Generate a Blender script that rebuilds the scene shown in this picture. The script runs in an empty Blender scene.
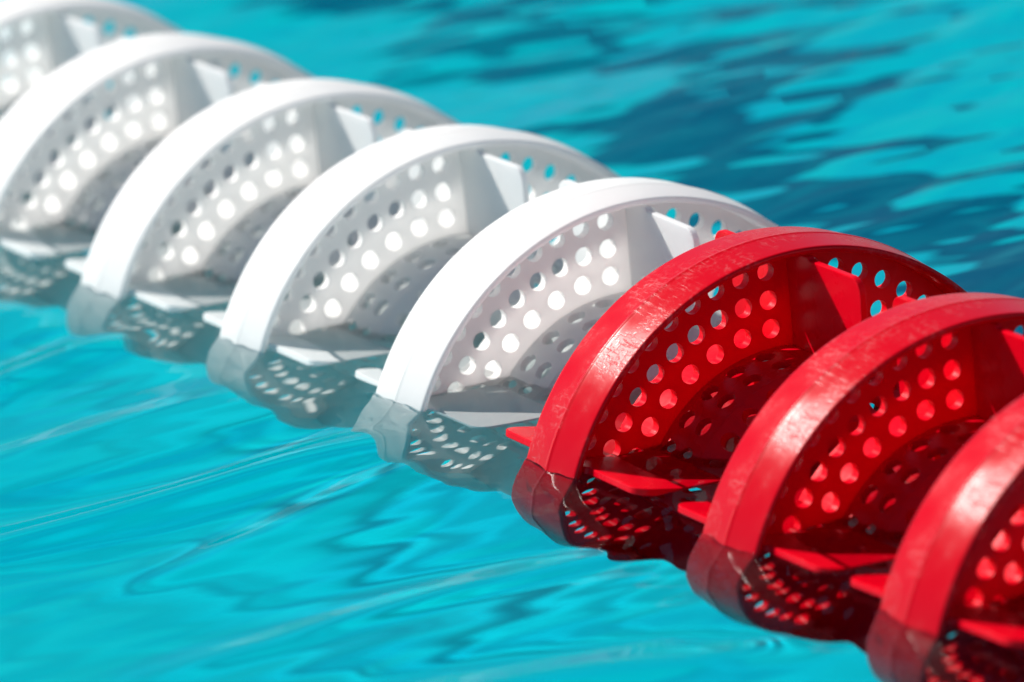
import bpy, bmesh, math, random
from mathutils import Vector, Matrix
import numpy as np
SC = bpy.context.scene
COL = SC.collection
U = 10.0                        # scene units per metre: one unit is ten centimetres
SC.unit_settings.system = 'METRIC'
SC.unit_settings.scale_length = 1.0 / U
R = 0.075 * U                   # disc radius (7.5 cm); most sizes below are given in disc radii

# ------------------------------------------------------------------ camera
AZ, EL = 2.631074, 0.213195
TILT = Matrix.Rotation(math.radians(-7.0), 3, 'X')   # levels the fitted frame with the water
CAM = TILT @ Vector((22.7029, -13.1589, 6.08696)) * R
FPX = 7212.0
cd = bpy.data.cameras.new('camera')
cam = bpy.data.objects.new('camera', cd)
COL.objects.link(cam)
SC.camera = cam
cd.sensor_width = 36.0
cd.lens = FPX * 36.0 / 1024.0
cd.clip_start, cd.clip_end = 0.05 * U, 500.0 * U
dvec = Vector((math.cos(EL) * math.cos(AZ), math.cos(EL) * math.sin(AZ), -math.sin(EL)))
cam.location = CAM
cam.rotation_euler = (TILT @ dvec.to_track_quat('-Z', 'Y').to_matrix()).to_euler()
cd.dof.use_dof = True
cd.dof.focus_distance = 25.7 * R
cd.dof.aperture_fstop = 12.5 / U
cd.dof.aperture_blades = 9

# ------------------------------------------------------------------ sky, sun, exposure
SUN = Vector((-0.64, -0.36, 0.68)).normalized()
world = bpy.data.worlds.new('World')
SC.world = world
world.use_nodes = True
wn = world.node_tree
sky = wn.nodes.new('ShaderNodeTexSky')
sky.sky_type = 'NISHITA'
sky.sun_disc = False
sky.air_density = 0.7
sky.dust_density = 0.0
sky.ozone_density = 1.5
sky.sun_elevation = math.asin(SUN.z)
sky.sun_rotation = math.atan2(SUN.x, SUN.y)
wn.links.new(sky.outputs[0], wn.nodes['Background'].inputs[0])
wn.nodes['Background'].inputs[1].default_value = 0.055
ld = bpy.data.lights.new('sun', 'SUN')
ld.energy = 5.0
ld.angle = math.radians(0.5)
ld.color = (1.0, 0.96, 0.9)
sun = bpy.data.objects.new('sun', ld)
COL.objects.link(sun)
sun.rotation_euler = SUN.to_track_quat('Z', 'Y').to_euler()
ld.cycles.is_caustics_light = True
SC.view_settings.view_transform = 'Standard'
SC.view_settings.look = 'None'
SC.view_settings.exposure = 0.62
SC.view_settings.gamma = 1.0
SC.cycles.max_bounces = 14
SC.cycles.diffuse_bounces = 8
SC.cycles.glossy_bounces = 5
SC.cycles.transmission_bounces = 8
SC.cycles.caustics_refractive = True
SC.cycles.caustics_reflective = True
SC.cycles.blur_glossy = 0.6
SC.cycles.sample_clamp_indirect = 10.0
SC.cycles.use_denoising = True
SC.cycles.denoiser = 'OPENIMAGEDENOISE'

# ------------------------------------------------------------------ helpers
def tag(o, label=None, cat=None, group=None, kind=None):
    if label: o['label'] = label
    if cat: o['category'] = cat
    if group: o['group'] = group
    if kind: o['kind'] = kind
    return o

def link_mesh(name, verts, faces, mat, smooth=None, parent=None):
    me = bpy.data.meshes.new(name)
    me.from_pydata([tuple(v) for v in verts], [], faces)
    if smooth is not None:
        me.polygons.foreach_set('use_smooth', smooth if not isinstance(smooth, bool) else [smooth] * len(me.polygons))
    me.materials.append(mat)
    me.update()
    o = bpy.data.objects.new(name, me)
    COL.objects.link(o)
    if parent: o.parent = parent
    return o

def mat_new(name):
    m = bpy.data.materials.new(name)
    m.use_nodes = True
    nt = m.node_tree
    return m, nt, nt.nodes, nt.links, nt.nodes['Principled BSDF'], nt.nodes['Material Output']

# ------------------------------------------------------------------ materials
def plastic(name, col, trans, tcol, rough, scuff, spec):
    """Moulded plastic: a little light passes through thin walls, the band is scuffed."""
    m, nt, N, L, p, out = mat_new(name)
    tc = N.new('ShaderNodeTexCoord')
    n1 = N.new('ShaderNodeTexNoise'); n1.inputs['Scale'].default_value = 60 / U; n1.inputs['Detail'].default_value = 5
    L.new(tc.outputs['Object'], n1.inputs['Vector'])
    mp = N.new('ShaderNodeMapping'); mp.inputs['Scale'].default_value = (90 / U, 1300 / U, 900 / U)
    mp.inputs['Rotation'].default_value = (0.2, 0.5, 0.7)
    L.new(tc.outputs['Object'], mp.inputs['Vector'])
    n2 = N.new('ShaderNodeTexNoise'); n2.inputs['Scale'].default_value = 1.0; n2.inputs['Detail'].default_value = 4; n2.inputs['Roughness'].default_value = .7
    L.new(mp.outputs[0], n2.inputs['Vector'])
    # patches where scratches gather
    mask = N.new('ShaderNodeMapRange'); mask.inputs['From Min'].default_value = .46; mask.inputs['From Max'].default_value = .66
    L.new(n1.outputs['Fac'], mask.inputs['Value'])
    scr = N.new('ShaderNodeMapRange'); scr.inputs['From Min'].default_value = .56; scr.inputs['From Max'].default_value = .72
    L.new(n2.outputs['Fac'], scr.inputs['Value'])
    n3 = N.new('ShaderNodeTexNoise'); n3.inputs['Scale'].default_value = 620 / U; n3.inputs['Detail'].default_value = 3
    L.new(tc.outputs['Object'], n3.inputs['Vector'])
    chalk = N.new('ShaderNodeMapRange'); chalk.inputs['From Min'].default_value = .52; chalk.inputs['From Max'].default_value = .8
    L.new(n3.outputs['Fac'], chalk.inputs['Value'])
    mxx = N.new('ShaderNodeMath'); mxx.operation = 'MAXIMUM'
    L.new(scr.outputs[0], mxx.inputs[0]); L.new(chalk.outputs[0], mxx.inputs[1])
    mul = N.new('ShaderNodeMath'); mul.operation = 'MULTIPLY'
    L.new(mask.outputs[0], mul.inputs[0]); L.new(mxx.outputs[0], mul.inputs[1])
    mul2 = N.new('ShaderNodeMath'); mul2.operation = 'MULTIPLY'; mul2.inputs[1].default_value = scuff
    L.new(mul.outputs[0], mul2.inputs[0])
    mix = N.new('ShaderNodeMixRGB'); mix.inputs[1].default_value = (*col, 1); mix.inputs[2].default_value = (.75, .6, .6, 1)
    L.new(mul2.outputs[0], mix.inputs[0])
    L.new(mix.outputs[0], p.inputs['Base Color'])
    rr = N.new('ShaderNodeMapRange'); rr.inputs['To Min'].default_value = rough - .08; rr.inputs['To Max'].default_value = rough + .16
    rr.inputs['From Min'].default_value = .3; rr.inputs['From Max'].default_value = .7
    L.new(n1.outputs['Fac'], rr.inputs['Value'])
    L.new(rr.outputs[0], p.inputs['Roughness'])
    p.inputs['IOR'].default_value = 1.49
    p.inputs['Specular IOR Level'].default_value = spec
    b = N.new('ShaderNodeBump'); b.inputs['Strength'].default_value = .3; b.inputs['Distance'].default_value = .0004 * U
    add = N.new('ShaderNodeMath'); add.operation = 'SUBTRACT'
    L.new(n1.outputs['Fac'], add.inputs[0]); L.new(mul.outputs[0], add.inputs[1])
    L.new(add.outputs[0], b.inputs['Height'])
    L.new(b.outputs[0], p.inputs['Normal'])
    tr = N.new('ShaderNodeBsdfTranslucent'); tr.inputs['Color'].default_value = (*tcol, 1)
    mx = N.new('ShaderNodeMixShader'); mx.inputs[0].default_value = trans
    L.new(p.outputs[0], mx.inputs[1]); L.new(tr.outputs[0], mx.inputs[2])
    L.new(mx.outputs[0], out.inputs['Surface'])
    return m

M_WHITE = plastic('white_plastic', (.90, .895, .885), .48, (.95, .94, .93), .38, 0.0, .35)
M_RED = plastic('red_plastic', (.82, .0, .014), .30, (.9, .0, .006), .25, .0, .18)
M_RED_WORN = plastic('red_plastic_worn', (.58, .0, .008), .20, (.9, .0, .006), .22, .26, .2)

def water_mat():
    m, nt, N, L, p, out = mat_new('pool_water')
    N.remove(p)
    rf = N.new('ShaderNodeBsdfRefraction'); rf.inputs['Roughness'].default_value = 0.0; rf.inputs['IOR'].default_value = 1.333
    gl = N.new('ShaderNodeBsdfGlossy'); gl.inputs['Roughness'].default_value = 0.02
    fr = N.new('ShaderNodeFresnel'); fr.inputs['IOR'].default_value = 1.333
    mu = N.new('ShaderNodeMath'); mu.operation = 'MULTIPLY'; mu.inputs[1].default_value = .26
    L.new(fr.outputs[0], mu.inputs[0])
    mx = N.new('ShaderNodeMixShader')
    L.new(mu.outputs[0], mx.inputs[0]); L.new(rf.outputs[0], mx.inputs[1]); L.new(gl.outputs[0], mx.inputs[2])
    L.new(mx.outputs[0], out.inputs['Surface'])
    return m
M_WATER = water_mat()

def floor_mat(name, c1, c2):
    m, nt, N, L, p, out = mat_new(name)
    tc = N.new('ShaderNodeTexCoord')
    n = N.new('ShaderNodeTexNoise'); n.inputs['Scale'].default_value = 3.2 / U; n.inputs['Detail'].default_value = 5
    L.new(tc.outputs['Object'], n.inputs['Vector'])
    mix = N.new('ShaderNodeMixRGB'); mix.inputs[1].default_value = (*c1, 1); mix.inputs[2].default_value = (*c2, 1)
    mr = N.new('ShaderNodeMapRange'); mr.inputs['From Min'].default_value = .35; mr.inputs['From Max'].default_value = .65
    L.new(n.outputs['Fac'], mr.inputs['Value']); L.new(mr.outputs[0], mix.inputs[0])
    L.new(mix.outputs[0], p.inputs['Base Color'])
    p.inputs['Roughness'].default_value = .9
    p.inputs['Specular IOR Level'].default_value = 0.0     # matt paint; no gloss under water
    return m
M_FLOOR = floor_mat('pool_floor_paint_caustics', (.0, .40, .54), (.0, .54, .59))  # blue and aqua tones put caustic-like light variation into the floor colour
M_LANE = floor_mat('lane_marking_paint', (.0, .10, .19), (.0, .20, .28))

# ------------------------------------------------------------------ pool floor and water
WZ = .368                       # mean water level above the line's axis, in disc radii
DEPTH = 3.0 * U
ZF = WZ * R - DEPTH
def sheet(name, x0, x1, y0, y1, z, mat):
    return link_mesh(name, [(x0 * U, y0 * U, z), (x1 * U, y0 * U, z), (x1 * U, y1 * U, z), (x0 * U, y1 * U, z)], [(0, 1, 2, 3)], mat)
fl = tag(sheet('pool_floor', -60, 60, -60, 60, ZF, M_FLOOR), kind='structure')
lm = tag(sheet('lane_marking', -60, 60, 1.67, 1.83, ZF + .004 * U, M_LANE), kind='structure')

rng = np.random.default_rng(7)
def wave_set():
    W = []
    base = .06
    # wavelength, height on the calm near side, height in the open lane behind, spread of direction, count
    for lam, amp, far, spread, n in ((9.0, .016, .030, .3, 5), (3.6, .0055, .018, .35, 8), (1.6, .0018, .013, .35, 10), (.62, .0010, .0066, .3, 12), (.3, .00055, .0016, .3, 10)):
        for _ in range(n):
            a = base + rng.normal() * spread
            l = lam * math.exp(rng.normal() * .22)
            f = rng.uniform(.5, 1.2) / math.sqrt(n) * 1.6
            W.append((2 * math.pi / l * math.cos(a), 2 * math.pi / l * math.sin(a), rng.uniform(0, 6.28), amp * f, far * f))
    return W
WAVES = wave_set()
CONTACT = [-.93 + d for d in (-.009, -.024, .003, .012, .027, .006, .009, -.023)]
RIPPLES = [(.44, -2.9, .46, -1.15, .056, .18), (1.15, -2.4, .75, -1.1, .016, .12), (-1.3, -2.0, -1.75, -1.2, .045, .16),
           (3.0, -2.7, 3.5, -1.5, .020, .17), (2.1, -2.8, 2.2, -1.3, .014, .12), (-.5, -3.0, -.7, -1.3, .012, .12), (-2.9, -2.0, -3.2, -1.1, .02, .15)]
def wave_z(x, y):
    z = np.zeros_like(x)
    open_lane = 1 / (1 + np.exp(-(y - 2.0) * 2.0))      # the line calms the water on the near side
    for kx, ky, ph, a, b in WAVES:
        p = kx * x + ky * y + ph
        z += (a + (b - a) * open_lane) * (np.sin(p) + .25 * np.cos(2 * p))
    # a few single ripples running out from the line
    for x0, y0, x1, y1, h, wd in RIPPLES:
        L_ = math.hypot(x1 - x0, y1 - y0)
        ux, uy = (x1 - x0) / L_, (y1 - y0) / L_
        al = (x - x0) * ux + (y - y0) * uy
        d = -(x - x0) * uy + (y - y0) * ux + .06 * np.sin(al * 2.3 + x0)
        env = np.exp(-((al - L_ / 2) / (L_ * .55)) ** 4)
        z += h * env * (np.exp(-(d / wd) ** 2) - .55 * np.exp(-((d - 2 * wd) / (1.3 * wd)) ** 2))
    # the water climbs where it wets the outside of the rims
    for k, y0 in enumerate(CONTACT):
        xk = (k - 4) * 1.204
        side = 1 / (1 + np.exp((np.abs(x - xk) - .19) / .015))
        z += (.013 + .006 * np.sin(x * 31 + k) * np.sin(x * 17)) * side * np.where(y < y0, np.exp((y - y0) / .017), np.exp(-(y - y0) / .02))
    return z

def axis_coords(lo, hi, step, far):
    c = list(np.arange(lo, hi + 1e-6, step))
    s, a = step, hi
    while a < far:
        s *= 1.22; a += s; c.append(a)
    s, a = step, lo
    out = []
    while a > -far:
        s *= 1.22; a -= s; out.append(a)
    return np.array(out[::-1] + c)
def build_water():
    xs = axis_coords(-9.0, 7.0, .026, 600.0)
    ys = axis_coords(-4.5, 6.0, .026, 600.0)
    ys = np.sort(np.unique(np.concatenate([ys[(ys < -1.06) | (ys > -.84)], np.arange(-1.055, -.842, .006)])))
    X, Y = np.meshgrid(xs, ys, indexing='ij')
    dist = np.maximum(np.maximum(-9 - X, X - 7), np.maximum(-4.5 - Y, Y - 6)).clip(0)
    Z = WZ + wave_z(X, Y) * np.exp(-dist / 25)
    nx, ny = X.shape
    V = np.stack([X, Y, Z], -1).reshape(-1, 3) * R
    i, j = np.meshgrid(np.arange(nx - 1), np.arange(ny - 1), indexing='ij')
    a = (i * ny + j).ravel()
    F = np.stack([a, a + ny, a + ny + 1, a + 1], 1)
    me = bpy.data.meshes.new('water')
    me.vertices.add(len(V)); me.vertices.foreach_set('co', V.ravel())
    me.loops.add(F.size); me.loops.foreach_set('vertex_index', F.ravel())
    me.polygons.add(len(F)); me.polygons.foreach_set('loop_start', np.arange(0, F.size, 4))
    me.polygons.foreach_set('use_smooth', np.ones(len(F), bool))
    me.update(calc_edges=True)
    me.materials.append(M_WATER)
    o = bpy.data.objects.new('water', me)
    COL.objects.link(o)
    tag(o, kind='structure')
    return o
water = build_water()
water.cycles.is_caustics_caster = True
fl.cycles.is_caustics_receiver = True
lm.cycles.is_caustics_receiver = True

# ------------------------------------------------------------------ lane disc
NF = 5                           # fins round a disc
FIN0 = -1.2                      # degrees from the top, towards the back
PAN = 360.0 / NF
FIN_SWIRL = (5.0, 12.0, 8.0, 8.0, 8.0)
T = math.radians

def perforated(cells, to3, back, nseg=24):
    """cells: (u0,u1,v0,v1,hu,hv) rectangles in (u,v), each with an elliptical hole of half-axes hu,hv (or none).
    to3(u,v,k) maps to 3-D for the front (k=0) and the back (k=1) of the wall."""
    V, F, S = [], [], []
    cache = {}
    def vert(u, v, k):
        key = (round(u, 5), round(v, 5), k)
        if key not in cache:
            cache[key] = len(V); V.append(to3(u, v, k))
        return cache[key]
    for (u0, u1, v0, v1, hu, hv) in cells:
        uc, vc = (u0 + u1) / 2, (v0 + v1) / 2
        if not hu:
            n = max(1, int(round((u1 - u0) / 2.0)))
            for q in range(n):
                a, b = u0 + (u1 - u0) * q / n, u0 + (u1 - u0) * (q + 1) / n
                F.append([vert(a, v0, 0), vert(b, v0, 0), vert(b, v1, 0), vert(a, v1, 0)]); S.append(False)
                F.append([vert(a, v1, 1), vert(b, v1, 1), vert(b, v0, 1), vert(a, v0, 1)]); S.append(False)
            continue
        rim, hole, inner = [], [], []
        for q in range(nseg):
            t = 2 * math.pi * (q + .5) / nseg if nseg % 8 else 2 * math.pi * q / nseg
            c, s = math.cos(t), math.sin(t)
            m = max(abs(c), abs(s))
            rim.append((uc + (u1 - u0) / 2 * c / m, vc + (v1 - v0) / 2 * s / m))
            hole.append((uc + hu * c, vc + hv * s))
        for k in (0, 1):
            for q in range(nseg):
                q2 = (q + 1) % nseg
                f = [vert(*rim[q], k), vert(*rim[q2], k), vert(*hole[q2], k), vert(*hole[q], k)]
                F.append(f if k == 0 else f[::-1]); S.append(False)
        h0 = [len(V) + q for q in range(nseg)]
        V += [to3(*hole[q], 0) for q in range(nseg)]
        h1 = [len(V) + q for q in range(nseg)]
        V += [to3(*hole[q], 1) for q in range(nseg)]
        for q in range(nseg):
            q2 = (q + 1) % nseg
            F.append([h0[q], h0[q2], h1[q2], h1[q]]); S.append(True)
    return V, F, S

def P3(a, r, deg):
    t = T(deg)
    return (a * R, r * math.sin(t) * R, r * math.cos(t) * R)

def make_rim(mat, parent):
    prof = []                    # (a, r) closed loop, moulded with a parting line round the middle
    w = .178
    ro, ri = 1.0, .977
    outer = [(-w, ro - .009), (-w + .002, ro - .003), (-w + .006, ro), (-w + .016, ro + .0008), (-.10, ro + .006), (-.02, ro + .0122), (-.008, ro + .0131),
             (-.0045, ro + .0150), (.0025, ro + .0150), (.006, ro + .0131), (.018, ro + .0120), (.10, ro + .0055), (w - .016, ro + .0008), (w - .006, ro), (w - .002, ro - .003), (w, ro - .009)]
    inner = [(w, ri + .004), (w - .004, ri), (.03, ri - .008), (-.03, ri - .008), (-w + .004, ri), (-w, ri + .004)]
    prof = outer + inner
    n = 240
    V = [P3(a, r, 360 * q / n) for q in range(n) for (a, r) in prof]
    k = len(prof)
    F = []
    for q in range(n):
        b0, b1 = q * k, ((q + 1) % n) * k
        for j in range(k):
            j2 = (j + 1) % k
            F.append((b0 + j, b1 + j, b1 + j2, b0 + j2))
    o = link_mesh('rim', V, F, mat, True, parent)
    return o

WEB_T = .040
def make_web(mat, parent):
    cells = []
    rows = ((.895, 10, .034), (.790, 9, .0358), (.683, 7, .0358))
    edges = (.9475, .8425, .7365, .630)
    for (rc, n, hr), vo, vi in zip(rows, edges[:-1], edges[1:]):
        # the cell must be centred on the row
        for f in range(NF):
            c0 = FIN0 - PAN * f
            first, last = c0 - 6.0, c0 - PAN + 6.0
            d = (first - last) / (n - 1)
            cells.append((first + d / 2, c0, vi, vo, 0, 0))
            cells.append((c0 - PAN, last - d / 2, vi, vo, 0, 0))
            for q in range(n):
                t = first - d * q
                cells.append((t - d / 2, t + d / 2, vi, vo, math.degrees(hr / rc), hr))
    for f in range(NF):
        c0 = FIN0 - PAN * f
        cells.append((c0 - PAN, c0, .585, .630, 0, 0))
        cells.append((c0 - PAN, c0, .9475, .974, 0, 0))
    def to3(u, v, k):
        return P3(.0 + WEB_T / 2 * (1 if k == 0 else -1), v, u)
    V, F, S = perforated(cells, to3, None)
    return link_mesh('web', V, F, mat, S, parent)

HUB = .612
def make_hub(mat, parent):
    cells = []
    av = [-.27, -.025, .025, .135, .245, .275, .395, .515]
    for a0, a1 in zip(av[:-1], av[1:]):
        for f in range(NF):
            c0 = FIN0 - PAN * f
            if a1 - a0 < .1 or a0 < -.1:
                cells.append((c0 - PAN, c0, a0, a1, 0, 0)); continue
            n = 5
            first, last = c0 - 12.3, c0 - PAN + 12.3
            d = (first - last) / (n - 1)
            cells.append((first + d / 2, c0, a0, a1, 0, 0))
            cells.append((c0 - PAN, last - d / 2, a0, a1, 0, 0))
            for q in range(n):
                t = first - d * q
                cells.append((t - d / 2, t + d / 2, a0, a1, math.degrees(.037 / HUB), .037))
    def to3(u, v, k):
        r = HUB - .05 * max(v - .02, 0) if v < .275 else HUB - .0128 - (v - .275) * .62
        return P3(v, r - (.028 if k else 0), u)
    V, F, S = perforated(cells, to3, None)
    S = [True] * len(S)
    n, b = 60, len(V)                            # closed front end round the bore
    prof = [(.505, .452), (.522, .444), (.522, .080), (.505, .080)]
    V += [P3(a, r, 360 * q / n) for q in range(n) for (a, r) in prof]
    for q in range(n):
        b0, b1 = b + q * 4, b + ((q + 1) % n) * 4
        F += [(b0 + j, b1 + j, b1 + (j + 1) % 4, b0 + (j + 1) % 4) for j in range(4)]
    return link_mesh('hub', V, F, mat, False, parent)

def make_core(mat, parent):
    n = 48
    prof = [(-.50, .06), (-.50, .31), (-.48, .33), (.48, .33), (.50, .31), (.50, .06)]
    k = len(prof)
    V = [P3(a, r, 360 * q / n) for q in range(n) for (a, r) in prof]
    F = []
    for q in range(n):
        b0, b1 = q * k, ((q + 1) % n) * k
        for j in range(k):
            F.append((b0 + j, b1 + j, b1 + (j + 1) % k, b0 + (j + 1) % k))
    for f in range(NF):                          # thin spokes carry the core
        t = T(FIN0 - PAN * (f + .5))
        er, et = (0, math.sin(t), math.cos(t)), (0, math.cos(t), -math.sin(t))
        b = len(V)
        for a in (-.035, .035):
            for r in (.32, .592):
                for w in (-.012, .012):
                    V.append(tuple((v1 * r + v2 * w + (a if i == 0 else 0)) * R for i, (v1, v2) in enumerate(zip(er, et))))
        F += [(b, b + 1, b + 3, b + 2), (b + 4, b + 6, b + 7, b + 5), (b, b + 4, b + 5, b + 1), (b + 2, b + 3, b + 7, b + 6), (b, b + 2, b + 6, b + 4), (b + 1, b + 5, b + 7, b + 3)]
    return link_mesh('core', V, F, mat, False, parent)

def make_fin(mat, parent, deg, swirl, lift):
    """Flat radial vane: two lobes, one out beyond each side of the rim, notched where the rim passes."""
    th_ = .013
    def lobe(s):
        e, rt = (.53, .955) if s > 0 else (.50, .940)
        low = .592
        if s > 0: pts = [(.02, low), (e - .015, low), (e, rt - .08)]
        else: pts = [(.02, low), (.285, low), (.285, .30), (e - .015, .30), (e, rt - .08)]
        for q in range(7):                      # rounded outer corner
            t = math.radians(0 + 90 * q / 6)
            pts.append((e - .06 + .06 * math.cos(t), rt - .06 + .06 * math.sin(t)))
        pts += [(.185, rt), (.178, .968), (.02, .962)]
        return [(a * s, r) for a, r in pts]
    me = bpy.data.meshes.new('fin')
    bm = bmesh.new()
    for s in (1, -1):
        P = lobe(s)
        # the vanes are set in a pinwheel: they start at the rim and pass a little beside the centre
        t = T(deg + (lift if s > 0 else 0))
        sw = t - T(swirl)
        root_ = Vector((0, math.sin(t), math.cos(t))) * .965
        er = Vector((0, math.sin(sw), math.cos(sw))); et = Vector((0, math.cos(sw), -math.sin(sw)))
        base = root_ - er * .965
        f = bm.faces.new([bm.verts.new((Vector((a, 0, 0)) + base + er * r + et * th_) * R) for a, r in P])
        ex = bmesh.ops.extrude_face_region(bm, geom=[f])
        vs = [g for g in ex['geom'] if isinstance(g, bmesh.types.BMVert)]
        bmesh.ops.translate(bm, verts=vs, vec=et * (-2 * th_) * R)
    bmesh.ops.recalc_face_normals(bm, faces=bm.faces)
    bmesh.ops.bevel(bm, geom=[e for e in bm.edges], offset=.0045 * R, segments=2, affect='EDGES', profile=.5)
    bm.to_mesh(me); bm.free()
    me.materials.append(mat)
    o = bpy.data.objects.new('fin', me)
    COL.objects.link(o)
    o.parent = parent
    return o

def make_disc(mat, label, group):
    root = bpy.data.objects.new('lane_disc', None)
    root.empty_display_size = .02 * U
    COL.objects.link(root)
    tag(root, label, 'lane float', group)
    make_rim(M_RED_WORN if mat is M_RED else mat, root); make_web(mat, root); make_hub(mat, root); make_core(mat, root)
    for f in range(NF):
        make_fin(mat, root, FIN0 - PAN * f, FIN_SWIRL[f], 0.4 if f == 1 else 0.0)
    return root

def copy_disc(src, label):
    r = src.copy(); COL.objects.link(r)
    r['label'] = label
    for ch in src.children:
        c = ch.copy(); COL.objects.link(c); c.parent = r
    return r

SPACING = 1.204
OFF = [[-0.003, -0.009, -0.006, -0.005, -0.001], [-0.011, -0.024, -0.003, 0.012, 0.024], [0.002, 0.003, -0.007, -0.005, 0.011], [0.005, 0.012, -0.001, -0.021, 0.004], [0.016, 0.027, -0.006, -0.013, 0.035], [0.002, 0.006, 0.017, -0.017, 0.02], [0.007, 0.009, -0.005, -0.012, 0.016], [-0.017, -0.023, 0.01, 0.006, -0.005]]
LABELS = [
    'white perforated lane float farthest away, cut off by the top left corner',
    'white perforated lane float cut by the left edge, second from the far end',
    'white perforated lane float third from the far end of the row',
    'white perforated lane float second from the red ones, all grey white inside',
    'white perforated lane float right before the first red one, its inside tinted pink',
    'red perforated lane float right beside the white ones, first of the red row',
    'red perforated lane float in the middle of the three red ones',
    'red perforated lane float nearest the camera, cut by the right edge',
]
white = red = None
for k in range(8):
    if k < 5:
        if white is None: white = o = make_disc(M_WHITE, LABELS[k], 'lane floats threaded on the rope')
        else: o = copy_disc(white, LABELS[k])
    else:
        if red is None: red = o = make_disc(M_RED, LABELS[k], 'lane floats threaded on the rope')
        else: o = copy_disc(red, LABELS[k])
    dx, dy, dz, ya, pi = OFF[k]
    o.location = TILT @ (Vector(((k - 4) * SPACING + dx, dy, dz)) * R)
    o.rotation_euler = (TILT @ Matrix.Rotation(ya, 3, 'Z') @ Matrix.Rotation(pi, 3, 'Y')).to_euler()
for o in SC.objects:
    if o.parent and o.type == 'MESH':
        o.cycles.is_caustics_receiver = True
